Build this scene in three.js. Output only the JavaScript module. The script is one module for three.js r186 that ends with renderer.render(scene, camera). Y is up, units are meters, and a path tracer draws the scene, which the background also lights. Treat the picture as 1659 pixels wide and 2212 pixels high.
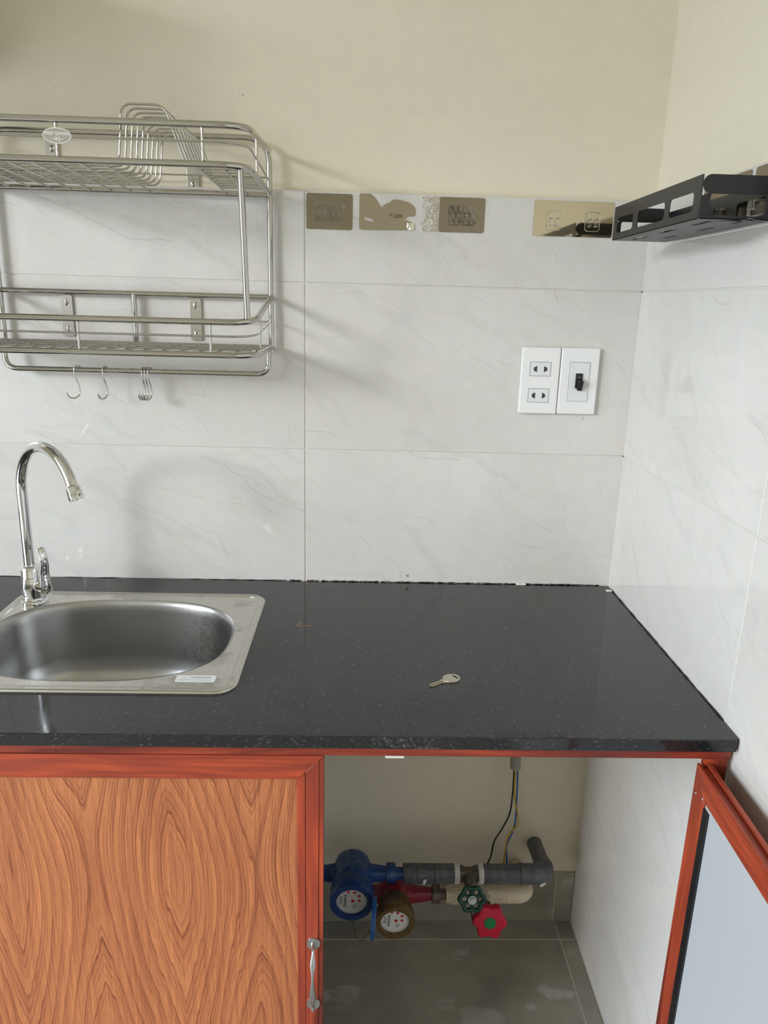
import * as THREE from 'three';
import { RectAreaLightUniformsLib } from 'three/addons/lights/RectAreaLightUniformsLib.js';
import { RoundedBoxGeometry } from 'three/addons/geometries/RoundedBoxGeometry.js';
import { FontLoader } from 'three/addons/loaders/FontLoader.js';
import { TextGeometry } from 'three/addons/geometries/TextGeometry.js';
import { mergeGeometries, toCreasedNormals } from 'three/addons/utils/BufferGeometryUtils.js';

// ------------------------------------------------------------------ camera, sky, light, exposure
const W = 1659, H = 2212, R = THREE.MathUtils.degToRad, V = (x, y, z) => new THREE.Vector3(x, y, z);
const scene = new THREE.Scene();
const camera = new THREE.PerspectiveCamera(68.916, W / H, 0.02, 60);
camera.position.set(-0.4965, 1.3513, 1.3848);
camera.rotation.set(R(-15.596), R(-1.841), R(1.577), 'YXZ');
scene.add(camera);
const renderer = new THREE.WebGLRenderer({ antialias: true });
renderer.toneMapping = THREE.LinearToneMapping;
renderer.toneMappingExposure = 1.0;
renderer.shadowMap.enabled = true;
RectAreaLightUniformsLib.init();
scene.background = new THREE.Color().setRGB(2.5, 2.75, 3.1);                 // overcast sky beyond the balcony door
function daylight(w, h, at, look, color, intensity) {                       // daylight standing in a window opening
  const l = new THREE.RectAreaLight(color, intensity, w, h);
  l.position.copy(at); l.lookAt(look); scene.add(l); return l;
}
// wide balcony door in the left wall: z 0.85..3.65, y 0..2.35; a low hazy sun stands beyond it
daylight(5.2, 3, V(-6, 3.7, 2.6), V(-0.2, 0.8, 0.4), new THREE.Color(0.80, 0.905, 1.03), 15.3);     // the bright part of the overcast sky, high beyond the door
const sun = new THREE.DirectionalLight(new THREE.Color(1.0, 0.97, 0.93), 0.95);
sun.position.set(-11, 3.2 + 1.2, 10); sun.target.position.set(0, 1.2, 0); sun.shadow.radius = 18;
Object.assign(sun.shadow.camera, { left: -4, right: 4, top: 4, bottom: -4, near: 0.5, far: 30 }); sun.shadow.mapSize.set(2048, 2048);
scene.add(sun, sun.target);

const font = await new FontLoader().loadAsync('fonts/droid/droid_sans_bold.typeface.json');
// ------------------------------------------------------------------ small tools
function rng(seed) { let s = seed >>> 0; return () => { s = (s + 0x6D2B79F5) >>> 0; let t = s; t = Math.imul(t ^ (t >>> 15), t | 1); t ^= t + Math.imul(t ^ (t >>> 7), t | 61); return ((t ^ (t >>> 14)) >>> 0) / 4294967296; }; }
const mix = (a, b, t) => a + (b - a) * t, clamp = (x, a = 0, b = 1) => Math.min(b, Math.max(a, x)), smooth = (a, b, x) => { const t = clamp((x - a) / (b - a)); return t * t * (3 - 2 * t); };
function h2(x, y, s) { let n = Math.imul(x, 374761393) + Math.imul(y, 668265263) + Math.imul(s, 1442695041); n = Math.imul(n ^ (n >>> 13), 1274126177); return ((n ^ (n >>> 16)) >>> 0) / 4294967296; }
function noise(x, y, s = 0) {
  const xi = Math.floor(x), yi = Math.floor(y), fx = x - xi, fy = y - yi, u = fx * fx * (3 - 2 * fx), v = fy * fy * (3 - 2 * fy);
  return mix(mix(h2(xi, yi, s), h2(xi + 1, yi, s), u), mix(h2(xi, yi + 1, s), h2(xi + 1, yi + 1, s), u), v);
}
function fbm(x, y, o = 4, s = 0) { let a = 0, k = 0.5, n = 0; for (let i = 0; i < o; i++) { a += k * noise(x, y, s + i * 17); n += k; x *= 2.03; y *= 2.03; k *= 0.5; } return a / n; }
function paint(w, h, f, srgb = true) {                                      // f(u, v) -> [r, g, b] in 0..255; v runs upwards
  const d = new Uint8Array(w * h * 4);
  for (let j = 0; j < h; j++) for (let i = 0; i < w; i++) { const c = f((i + 0.5) / w, (j + 0.5) / h), k = (j * w + i) * 4; d[k] = clamp(c[0], 0, 255); d[k + 1] = clamp(c[1], 0, 255); d[k + 2] = clamp(c[2], 0, 255); d[k + 3] = 255; }
  const t = new THREE.DataTexture(d, w, h); t.wrapS = t.wrapT = THREE.RepeatWrapping; t.magFilter = THREE.LinearFilter; t.minFilter = THREE.LinearMipmapLinearFilter; t.generateMipmaps = true;
  if (srgb) t.colorSpace = THREE.SRGBColorSpace; t.needsUpdate = true; return t;
}
function per(t, w, h) { t.repeat.set(1 / w, 1 / h); return t; }             // textures laid out in metres
function canvasTex(w, h, draw) {
  const c = document.createElement('canvas'); c.width = w; c.height = h; draw(c.getContext('2d'), w, h);
  const t = new THREE.CanvasTexture(c); t.colorSpace = THREE.SRGBColorSpace; return t;
}
const M = (o) => new THREE.MeshPhysicalMaterial(o);
const rgb = (r, g, b) => new THREE.Color(`rgb(${r},${g},${b})`);
const flat = (g) => { const n = g.index ? g.toNonIndexed() : g; for (const k of Object.keys(n.attributes)) if (!['position', 'normal', 'uv'].includes(k)) n.deleteAttribute(k); return n; };
const merge = (...gs) => mergeGeometries(gs.flat().map(flat));
function uvm(g0, along = 'x', ou = 0, ov = 0) {                             // uv in metres, grain (v) running along an axis
  const g = flat(g0), p = g.attributes.position, n = p.count, uv = new Float32Array(n * 2), ax = { x: 0, y: 1, z: 2 }[along], a = V(), b = V(), c = V();
  for (let i = 0; i < n; i += 3) {
    a.fromBufferAttribute(p, i); b.fromBufferAttribute(p, i + 1); c.fromBufferAttribute(p, i + 2);
    const m = b.clone().sub(a).cross(c.clone().sub(a)).toArray().map(Math.abs), f = m.indexOf(Math.max(...m));
    const rest = [0, 1, 2].filter((k) => k !== f); let vv = rest.includes(ax) ? ax : rest[1], uu = rest.find((k) => k !== vv);
    [a, b, c].forEach((q, k) => { const e = q.toArray(); uv[(i + k) * 2] = e[uu] + ou; uv[(i + k) * 2 + 1] = e[vv] + ov; });
  }
  g.setAttribute('uv', new THREE.BufferAttribute(uv, 2)); return g;
}
const rbox = (w, h, d, r = 0.001, x = 0, y = 0, z = 0, s = 2) => new RoundedBoxGeometry(w, h, d, s, Math.min(r, w / 2.01, h / 2.01, d / 2.01)).translate(x, y, z);
const cyl = (r, l, x = 0, y = 0, z = 0, axis = 'y', seg = 24, r2 = r) => { const g = new THREE.CylinderGeometry(r2, r, l, seg); if (axis === 'x') g.rotateZ(-Math.PI / 2); if (axis === 'z') g.rotateX(Math.PI / 2); return g.translate(x, y, z); };
const lathe = (pts, seg = 40) => new THREE.LatheGeometry(pts.map(([r, y]) => new THREE.Vector2(Math.max(r, 1e-5), y)), seg);
const crease = (g, a = 0.6) => toCreasedNormals(flat(g), a);
function roundPath(pts, rad = 0.02, n = 7) {                                // straight runs joined by arcs
  const out = [pts[0].clone()];
  for (let i = 1; i < pts.length - 1; i++) {
    const p = pts[i], d1 = pts[i - 1].clone().sub(p), d2 = pts[i + 1].clone().sub(p), r = Math.min(rad, d1.length() * 0.49, d2.length() * 0.49);
    const a = p.clone().addScaledVector(d1.normalize(), r), b = p.clone().addScaledVector(d2.normalize(), r);
    for (let k = 0; k <= n; k++) { const t = k / n; out.push(a.clone().multiplyScalar((1 - t) * (1 - t)).addScaledVector(p, 2 * t * (1 - t)).addScaledVector(b, t * t)); }
  }
  out.push(pts[pts.length - 1].clone()); return out;
}
function sweep(pts, rad, seg = 10, closed = false) {                        // tube along points; rad: number or (t) => radius or [rx, ry]
  const n = pts.length, pos = [], nor = [], uv = [], idx = [], T = [], up0 = V(0.123, 0.9, 0.31); let N = null, len = 0;
  for (let i = 0; i < n; i++) { const a = closed ? pts[(i + n - 1) % n] : pts[Math.max(0, i - 1)], b = closed ? pts[(i + 1) % n] : pts[Math.min(n - 1, i + 1)]; T.push(b.clone().sub(a).normalize()); }
  const rings = closed ? n + 1 : n;
  for (let i = 0; i < rings; i++) {
    const p = pts[i % n], t = T[i % n];
    N = (N ?? (Math.abs(t.dot(up0)) > 0.95 ? V(1, 0, 0) : up0)).clone(); N.addScaledVector(t, -N.dot(t)).normalize();
    const B = t.clone().cross(N); if (i) len += p.distanceTo(pts[i - 1]);
    const q = typeof rad === 'function' ? rad(i / (rings - 1)) : rad, [rx, ry] = Array.isArray(q) ? q : [q, q];
    for (let k = 0; k <= seg; k++) { const a = (k / seg) * Math.PI * 2, c = Math.cos(a), s = Math.sin(a); const d = N.clone().multiplyScalar(c * rx).addScaledVector(B, s * ry); pos.push(p.x + d.x, p.y + d.y, p.z + d.z); const m = N.clone().multiplyScalar(c / rx).addScaledVector(B, s / ry).normalize(); nor.push(m.x, m.y, m.z); uv.push(k / seg, len); }
  }
  const w = seg + 1;
  for (let i = 0; i < rings - 1; i++) for (let k = 0; k < seg; k++) { const a = i * w + k, b = a + w; idx.push(a, a + 1, b, b, a + 1, b + 1); }
  if (!closed) for (const [e, f] of [[0, 1], [rings - 1, -1]]) {
    const c0 = pos.length / 3, t = T[e].clone().multiplyScalar(-f), base = e * w; pos.push(pts[e].x, pts[e].y, pts[e].z); nor.push(t.x, t.y, t.z); uv.push(0, 0);
    for (let k = 0; k <= seg; k++) { const j = (base + k) * 3; pos.push(pos[j], pos[j + 1], pos[j + 2]); nor.push(t.x, t.y, t.z); uv.push(0, 0); }
    for (let k = 0; k < seg; k++) f > 0 ? idx.push(c0, c0 + 2 + k, c0 + 1 + k) : idx.push(c0, c0 + 1 + k, c0 + 2 + k);
  }
  const g = new THREE.BufferGeometry(); g.setAttribute('position', new THREE.Float32BufferAttribute(pos, 3)); g.setAttribute('normal', new THREE.Float32BufferAttribute(nor, 3)); g.setAttribute('uv', new THREE.Float32BufferAttribute(uv, 2)); g.setIndex(idx); return g;
}
const wire = (pts, r, rad = 0.02, seg = 8) => sweep(roundPath(pts.map((p) => V(...p)), rad), r, seg);
const poly = (pts) => new THREE.Shape(pts.map(([x, y]) => new THREE.Vector2(x, y)));
function rrect(x0, y0, x1, y1, r, P = THREE.Shape) { const s = new P(); s.moveTo(x0 + r, y0); s.lineTo(x1 - r, y0); s.absarc(x1 - r, y0 + r, r, -Math.PI / 2, 0); s.lineTo(x1, y1 - r); s.absarc(x1 - r, y1 - r, r, 0, Math.PI / 2); s.lineTo(x0 + r, y1); s.absarc(x0 + r, y1 - r, r, Math.PI / 2, Math.PI); s.lineTo(x0, y0 + r); s.absarc(x0 + r, y0 + r, r, Math.PI, Math.PI * 1.5); return s; }
const extr = (s, depth, bev = 0, cs = 8, bs = 2) => new THREE.ExtrudeGeometry(s, { depth: depth - 2 * bev, bevelEnabled: bev > 0, bevelSize: bev, bevelThickness: bev, bevelOffset: -bev, bevelSegments: bs, curveSegments: cs }).translate(0, 0, bev);
function ball(r, sx, sy, sz, x, y, z, ws = 10, hs = 7) { return new THREE.SphereGeometry(r, ws, hs).scale(sx, sy, sz).translate(x, y, z); }

// ------------------------------------------------------------------ naming
const used = new Map();
function numbered(name) { const n = used.get(name) ?? 0; used.set(name, n + 1); return n ? `${name}_${String(n).padStart(3, '0')}` : name; }
function tag(o, label, category, group, kind) { o.userData.label = label; o.userData.category = category; if (group) o.userData.group = group; if (kind) o.userData.kind = kind; return o; }
function thing(name, label, category, at = [0, 0, 0], group) { const o = new THREE.Group(); o.name = numbered(name); o.position.set(...at); scene.add(o); return tag(o, label, category, group); }
function part(parent, name, geo, mat, label) { const m = new THREE.Mesh(geo, mat); m.name = name; parent.add(m); if (label) m.userData.label = label; return m; }
function sub(parent, name, at) { const g = new THREE.Group(); g.name = name; g.position.set(...at); parent.add(g); return g; }
function struct(name, geo, mat) { const m = new THREE.Mesh(geo, mat); m.name = name; m.userData.kind = 'structure'; scene.add(m); return m; }
const local = (g, t) => g.translate(-t.position.x, -t.position.y, -t.position.z);   // geometry given in room coordinates, into a thing at t

// ------------------------------------------------------------------ materials
const plasterBump = per(paint(512, 512, (u, v) => { const a = 128 + 60 * (fbm(u * 40, v * 40, 4, 3) - 0.5) + 60 * (fbm(u * 9, v * 9, 3, 8) - 0.5); return [a, a, a]; }, false), 0.7, 0.7);
const plasterMap = per(paint(1024, 1024, (u, v) => { const a = 1 + 0.03 * (fbm(u * 8, v * 8, 4, 21) - 0.5) + 0.02 * (fbm(u * 90, v * 90, 2, 5) - 0.5); return [229 * a, 221 * a, 199 * a]; }), 1.6, 1.6);
const plaster = M({ map: plasterMap, roughness: 0.55, bumpMap: plasterBump, bumpScale: 0.0012 });
const plainWall = M({ color: rgb(218, 211, 192), roughness: 0.7 });
function marble(seed, base) {
  return canvasTex(2048, 1024, (c, w, h) => {
    const r = rng(seed); c.fillStyle = `rgb(${base})`; c.fillRect(0, 0, w, h); c.lineCap = 'round'; c.lineJoin = 'round';
    for (let i = 0; i < 240; i++) { const x = r() * w, y = r() * h, q = 60 + r() * 170, g = c.createRadialGradient(x, y, 0, x, y, q), k = r() < 0.5 ? '255,255,255' : '176,176,172'; g.addColorStop(0, `rgba(${k},0.05)`); g.addColorStop(1, `rgba(${k},0)`); c.fillStyle = g; c.fillRect(x - q, y - q, 2 * q, 2 * q); }
    const line = (x, y, a, n, wd, al, col) => { c.strokeStyle = `rgba(${col},${al})`; c.lineWidth = wd; c.beginPath(); c.moveTo(x, y); for (let k = 0; k < n; k++) { a += (r() - 0.5) * 0.7; const s = 5 + r() * 12; x += Math.cos(a) * s; y += Math.sin(a) * s; a = mix(a, 0.55, 0.18); c.lineTo(x, y); } c.stroke(); };
    for (let i = 0; i < 46; i++) line(r() * w, r() * h, 0.5 + (r() - 0.5) * 0.4, 8 + r() * 22, 7 + r() * 12, 0.03 + r() * 0.05, '150,146,138');
    for (let i = 0; i < 36; i++) line(r() * w, r() * h, 0.55 + (r() - 0.5) * 0.4, 10 + r() * 28, 1 + r() * 1.4, 0.10 + r() * 0.14, '150,148,142');      // long veins
    for (let i = 0; i < 190; i++) line(r() * w, r() * h, 0.5 + (r() - 0.5) * 0.5, 2 + r() * 4, 0.8 + r() * 1.0, 0.10 + r() * 0.16, '140,138,132');    // short flecks of vein
    for (let i = 0; i < 28; i++) line(r() * w, r() * h, 1.2 + r(), 2 + r() * 3, 1 + r() * 1.2, 0.08 + r() * 0.14, '150,140,122');
    for (let i = 0; i < 90; i++) { c.fillStyle = `rgba(120,112,98,${0.15 + r() * 0.3})`; c.beginPath(); c.arc(r() * w, r() * h, 0.5 + r() * 0.7, 0, 7); c.fill(); }
  });
}
const tileMap = marble(11, '214,210,204'); tileMap.wrapS = tileMap.wrapT = THREE.RepeatWrapping; per(tileMap, 1.8, 0.9);
const tileMat = M({ map: tileMap, roughness: 0.07, ior: 1.5 });
const groutMat = M({ color: rgb(214, 210, 200), roughness: 0.9 });
const floorMap = per(paint(1024, 1024, (u, v) => { const a = fbm(u * 5 + 1.3 * fbm(u * 4, v * 4, 3, 2), v * 5, 5, 7), b = fbm(u * 22, v * 22, 3, 31), k = 1 + 0.42 * (a - 0.5) + 0.16 * (b - 0.5); const w = smooth(0.6, 0.72, fbm(u * 24 + 4 + 3 * fbm(u * 10, v * 10, 2, 6), v * 30, 4, 77)) * smooth(0.4, 0.6, fbm(u * 5, v * 5, 2, 78)); return [mix(152 * k, 200, w * 0.5), mix(147 * k, 198, w * 0.5), mix(134 * k, 192, w * 0.5)]; }), 1.3, 1.3);
const floorMat = M({ map: floorMap, roughness: 0.34 });
const floorGrout = M({ color: rgb(206, 201, 186), roughness: 0.9 });
// black speckled granite with its stains, laid over the slab in metres (x -1.75..0, z 0..0.56)
const graniteMap = canvasTex(2048, 702, (c, w, h) => {
  const r = rng(5), X = (x) => (x + 1.75) / 1.75 * w, Z = (z) => h - z / 0.6 * h; c.fillStyle = 'rgb(30,31,33)'; c.fillRect(0, 0, w, h); c.lineCap = 'round';
  for (let i = 0; i < 30000; i++) { const x = r() * w, y = r() * h, k = r(), l = 1 + r() * 3.6, a = (r() - 0.5) * 1.0, g = k < 0.3 ? '12,13,15' : k < 0.9 ? '84,86,90' : '132,131,124'; c.strokeStyle = `rgba(${g},${0.2 + r() * 0.48})`; c.lineWidth = 0.75 + r() * 1.2; c.beginPath(); c.moveTo(x, y); c.lineTo(x + Math.cos(a) * l, y + Math.sin(a) * l); c.stroke(); }
  for (let i = 0; i < 60; i++) { c.fillStyle = `rgba(205,203,196,${0.3 + r() * 0.6})`; c.beginPath(); c.ellipse(X(-0.68 + 0.66 * r()), Z(0.05 + 0.5 * r()), 0.5 + r(), 0.4 + r() * 0.7, 0, 0, 7); c.fill(); }
  c.strokeStyle = 'rgba(14,14,16,0.6)'; c.lineWidth = 2.2; c.beginPath(); c.ellipse(X(-0.574), Z(0.235), 50, 30, 0, 0, 7); c.stroke();                          // ring left by a pot
  c.strokeStyle = 'rgba(120,116,108,0.3)'; c.lineWidth = 1.2; c.beginPath(); c.ellipse(X(-0.574), Z(0.235), 47, 27, 0, 0.3, 3); c.stroke();
  for (const [x, z, a, b] of [[-0.585, 0.43, 30, 5], [-0.56, 0.433, 26, 4], [-0.515, 0.41, 14, 5], [-0.41, 0.325, 9, 3], [-0.39, 0.333, 7, 3], [-0.37, 0.52, 14, 9]]) { c.fillStyle = 'rgba(17,17,19,0.7)'; for (let k = 0; k < 9; k++) { c.beginPath(); c.ellipse(X(x) + (r() - 0.5) * a, Z(z) + (r() - 0.5) * b, a * (0.2 + r() * 0.3), b * (0.3 + r() * 0.4), r(), 0, 7); c.fill(); } }
  c.strokeStyle = 'rgba(132,92,50,0.75)'; c.lineWidth = 5; c.beginPath(); c.moveTo(X(-0.597), Z(0.196)); c.lineTo(X(-0.6), Z(0.212)); c.lineTo(X(-0.579), Z(0.211)); c.stroke();   // brown residue of tape
  c.strokeStyle = 'rgba(120,70,38,0.6)'; for (let k = 0; k < 14; k++) { c.lineWidth = 1 + r() * 3; const x = X(-0.605 + r() * 0.022), y = Z(0.002 + r() * 0.02); c.beginPath(); c.moveTo(x, y); c.lineTo(x + r() * 6, y + r() * 9); c.stroke(); }
  for (let k = 0; k < 260; k++) { c.fillStyle = `rgba(190,188,180,${0.06 + r() * 0.2})`; c.beginPath(); const e = r(); c.ellipse(X(-0.435 + 0.055 * (r() - r()) + (e < 0.3 ? (r() - 0.5) * 0.5 : 0)), Z(0.558 + 0.018 * r()), 0.7 + r() * 2, 0.5 + r(), r(), 0, 7); c.fill(); }
});
graniteMap.wrapS = graniteMap.wrapT = THREE.RepeatWrapping; per(graniteMap, 1.75, 0.6);
const graniteRough = per(paint(512, 512, (u, v) => { const a = 255 * clamp(0.075 + 0.12 * Math.max(0, fbm(u * 7, v * 7, 4, 9) - 0.5) + 0.05 * (fbm(u * 60, v * 60, 2, 19) - 0.5), 0.03, 1); return [a, a, a]; }, false), 0.8, 0.8);
const granite = M({ map: graniteMap, roughness: 1, roughnessMap: graniteRough, ior: 1.54 });
// printed wood: figured panel and reddish frame
const GP = 0.222, GQ = 0.84;
const panelMap = paint(1200, 1640, (u, v) => {
  const x = u * 0.6, y = v * 0.82, wob = fbm(x * 7, y * 2.4, 3, 51) - 0.5, ph = (x - 0.302 + wob * 0.034 + 0.004 * (noise(x * 40, y * 7, 5) - 0.5)) / GP, tri = 1 - 4 * Math.abs(ph - Math.round(ph)), c = 0.55 * tri + 0.45 * Math.cos(2 * Math.PI * ph);
  const jag = noise(x * 210, y * 9, 71) - 0.5, hh = c + 0.52 * Math.cos(2 * Math.PI * (y - 0.5 + wob * 0.2) / GQ) + 0.3 * (fbm(x * 7, y * 1.4, 2, 81) - 0.5);
  const q = hh * 3.1 + 0.16 * jag + 0.05, n = Math.floor(q), t = q - n, strong = h2(n, 3, 4);
  const q2 = hh * 13 + 0.35 * jag + 1.4 * (fbm(x * 16, y * 3, 2, 31) - 0.5), n2 = Math.floor(q2), t2 = q2 - n2;
  let d = 0.24 + smooth(0.1, 0.97, t) * 0.16 + smooth(0.9, 0.94, t) * (1 - smooth(0.95, 0.99, t)) * (0.12 + 0.45 * strong) + smooth(0.5, 0.8, t2) * (1 - smooth(0.84, 1, t2)) * 0.34 * h2(n2, 8, 2);
  d += 0.2 * (noise(x * 900, y * 14, 61) - 0.5) + 0.2 * (noise(x * 420, y * 6, 91) - 0.5) + 0.14 * (fbm(x * 420, y * 110, 2, 17) - 0.5) + 0.24 * (fbm(x * 14, y * 3, 2, 95) - 0.5); d = clamp(d);
  return [mix(206, 116, d), mix(133, 57, d), mix(82, 36, d)];
});
per(panelMap, 0.6, 0.82);
const panelMat = M({ map: panelMap, roughness: 0.42 });
const frameMap = per(paint(512, 1024, (u, v) => {
  const x = u * 0.3, y = v * 0.9, w = 0.05 * (fbm(x * 9, y * 3, 3, 15) - 0.5), f = fbm((x + w) * 130, y * 7, 4, 25), g = fbm((x + w) * 34, y * 3.5, 3, 35), d = clamp(0.5 + 1.3 * (f - 0.5) + 1.5 * (g - 0.5));
  return [mix(178, 100, d), mix(74, 36, d), mix(44, 27, d)];
}), 0.3, 0.9);
const frameMat = M({ map: frameMap, roughness: 0.38 });
const brushed = (() => per(paint(512, 512, (u, v) => { const a = 255 * clamp(0.3 + 0.2 * (fbm(u * 4, v * 60, 3, 12) - 0.5) * 0.5 + 0.12 * (fbm(u * 12, v * 12, 3, 92) - 0.5)); return [a, a, a]; }, false), 0.35, 0.35))();
const chrome = M({ color: rgb(226, 226, 226), metalness: 1, roughness: 0.06 });
const steel = M({ color: rgb(190, 187, 181), metalness: 1, roughness: 0.1 });
const stamped = M({ color: rgb(200, 197, 190), metalness: 1, roughness: 0.28 });
const sinkMap = per(paint(1024, 1024, (u, v) => { const a = fbm(u * 9, v * 9, 5, 66), b = fbm(u * 46, v * 30, 3, 5), k = 1 - 0.2 * smooth(0.55, 0.75, a) * b - 0.05 * (b - 0.5); return [205 * k, 202 * k, 195 * k]; }), 0.4, 0.4);
const sinkMat = M({ map: sinkMap, metalness: 1, roughness: 1, roughnessMap: brushed, side: THREE.DoubleSide });
const satin = M({ color: rgb(186, 190, 190), metalness: 1, roughness: 0.3 });
const bronze = M({ color: rgb(150, 141, 124), metalness: 1, roughness: 0.3 });
const mirrorBronze = M({ color: rgb(196, 186, 164), metalness: 1, roughness: 0.05 });
const clear = M({ color: 0xffffff, transmission: 1, roughness: 0.08, thickness: 0.002, ior: 1.46 });
const whitePlastic = M({ color: rgb(236, 236, 233), roughness: 0.35 });
const insertPlastic = M({ color: rgb(226, 227, 226), roughness: 0.4 });
const darkHole = M({ color: rgb(64, 62, 56), roughness: 0.8 });
const blackPlastic = M({ color: rgb(22, 24, 28), roughness: 0.35 });
const blackPaint = M({ color: rgb(29, 30, 33), roughness: 0.34 });
const dust = (r, g, b, s, ro = 0.5) => per(paint(256, 256, (u, v) => { const k = smooth(0.35, 0.9, fbm(u * 12, v * 12, 4, s)) * 0.45; const a = 1 + 0.15 * (fbm(u * 30, v * 30, 2, s + 3) - 0.5); return [mix(r * a, 150, k), mix(g * a, 143, k), mix(b * a, 128, k)]; }), 0.12, 0.12);
const pvc = M({ map: dust(86, 90, 98, 3), roughness: 0.4 });
const blueIron = M({ map: dust(20, 62, 122, 13), roughness: 0.45 });
const bluePlastic = M({ color: rgb(24, 96, 168), roughness: 0.4 });
const redIron = M({ map: dust(136, 26, 44, 23), roughness: 0.45 });
const brass = M({ map: dust(118, 92, 54, 33), metalness: 0.5, roughness: 0.42 });
const oldBrass = M({ map: dust(104, 94, 82, 43), metalness: 0.4, roughness: 0.5 });
const tape = M({ color: rgb(220, 216, 206), roughness: 0.8 });
const ppr = M({ map: dust(224, 212, 186, 53), roughness: 0.45 });
const ppr2 = M({ color: rgb(226, 212, 186), roughness: 0.5 });
const greenPaint = M({ color: rgb(8, 66, 52), roughness: 0.35 });
const redPlastic = M({ color: rgb(206, 16, 58), roughness: 0.35 });
const greenPlastic = M({ color: rgb(10, 130, 70), roughness: 0.4 });

// ------------------------------------------------------------------ the room
const WT = 0.012;                                                            // tiles stand this far proud of the plaster
function slab(w, h, t, ch, ou, ov) {                                         // chamfered tile, front towards +z, front face at z = 0
  const x = w / 2, y = h / 2, P = [[-x, -y, -t], [x, -y, -t], [x, y, -t], [-x, y, -t], [-x, -y, -ch], [x, -y, -ch], [x, y, -ch], [-x, y, -ch], [-x + ch, -y + ch, 0], [x - ch, -y + ch, 0], [x - ch, y - ch, 0], [-x + ch, y - ch, 0]];
  const q = []; const quad = (a, b, c, d) => q.push(a, b, c, a, c, d); quad(8, 9, 10, 11);
  for (let k = 0; k < 4; k++) { const m = (k + 1) % 4; quad(4 + k, 4 + m, 8 + m, 8 + k); quad(k, m, 4 + m, 4 + k); }
  const pos = [], uv = []; for (const i of q) { pos.push(...P[i]); uv.push(P[i][0] + x + ou, P[i][1] + y + ov); }
  const g = new THREE.BufferGeometry(); g.setAttribute('position', new THREE.Float32BufferAttribute(pos, 3)); g.setAttribute('uv', new THREE.Float32BufferAttribute(uv, 2)); g.computeVertexNormals(); return g;
}
const tr = rng(77);
function tiles(wall, toWorld, xs, ys, mat, t, gap, name = 'tile', jitter = 0.0003) {   // a tile between every pair of neighbouring joints
  let n = 0;
  for (let i = 0; i < xs.length - 1; i++) for (let j = 0; j < ys.length - 1; j++) {
    const w = xs[i + 1] - xs[i] - gap, h = ys[j + 1] - ys[j] - gap, m = part(wall, n ? `${name}_${String(n).padStart(3, '0')}` : name, slab(w, h, t, 0.0007, tr() * 1.15, tr() * 0.55), mat); n++;
    toWorld(m, (xs[i] + xs[i + 1]) / 2, (ys[j] + ys[j + 1]) / 2, -jitter * tr());
  }
}
const RX = -3.0, RZ = 4.2, RH = 2.85, TH = 0.15;
const floor = struct('floor', uvm(new THREE.BoxGeometry(-RX + 2 * TH, TH, RZ + 2 * TH).translate(RX / 2, -TH / 2 - 0.0012, RZ / 2)), floorGrout);
tiles(floor, (m, x, z, d) => { m.rotation.x = -Math.PI / 2; m.position.set(x, d, z); }, [-3.0, -2.436, -1.836, -1.236, -0.636, -0.036, 0.0], [0.0, 0.053, 0.653, 1.253, 1.853, 2.453, 3.053, 3.653, 4.2], floorMat, 0.008, 0.003, 'tile');
struct('ceiling', new THREE.BoxGeometry(-RX + 2 * TH, TH, RZ + 2 * TH).translate(RX / 2, RH + TH / 2, RZ / 2), plainWall);
const wallBack = struct('wall_back', uvm(new THREE.BoxGeometry(-RX + 2 * TH, RH, TH).translate(RX / 2, RH / 2, -WT - TH / 2), 'y', 0.3, 0.2), plaster);
const backWorld = (m, x, y, d) => m.position.set(x, y, d);
part(wallBack, 'grout', uvm(new THREE.BoxGeometry(-RX, 0.75, WT - 0.0016).translate(RX / 2, 1.535 - 0.375, -WT / 2 - 0.0008)), groutMat);
tiles(wallBack, backWorld, [-2.4126, -1.8096, -1.2063, -0.6031, 0.007], [0.7835, 1.0835, 1.3835, 1.535], tileMat, WT - 0.001, 0.0022);
part(wallBack, 'grout', uvm(new THREE.BoxGeometry(-RX, 0.126, WT - 0.002).translate(RX / 2, 0.063, -WT / 2 - 0.001)), floorGrout);
tiles(wallBack, backWorld, [-2.44, -1.84, -1.24, -0.64, -0.04, 0.0015], [-0.0015, 0.126], floorMat, WT - 0.001, 0.003, 'skirting_tile');
const wallRight = struct('wall_right', uvm(new THREE.BoxGeometry(TH, RH, RZ + 2 * TH).translate(WT + TH / 2, RH / 2, RZ / 2), 'y', 0.8, 0.5), plaster);
part(wallRight, 'grout', uvm(new THREE.BoxGeometry(WT - 0.0016, 1.535, RZ).translate(WT / 2 + 0.0008, 1.535 / 2, RZ / 2)), groutMat);
tiles(wallRight, (m, z, y, d) => { m.rotation.y = -Math.PI / 2; m.position.set(-d, y, z); }, [-0.001, 0.506, 1.106, 1.706, 2.306, 2.906, 3.506, 4.106], [0.0, 0.1835, 0.4835, 0.7835, 1.0835, 1.3835, 1.535], tileMat, WT - 0.001, 0.002);
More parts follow.
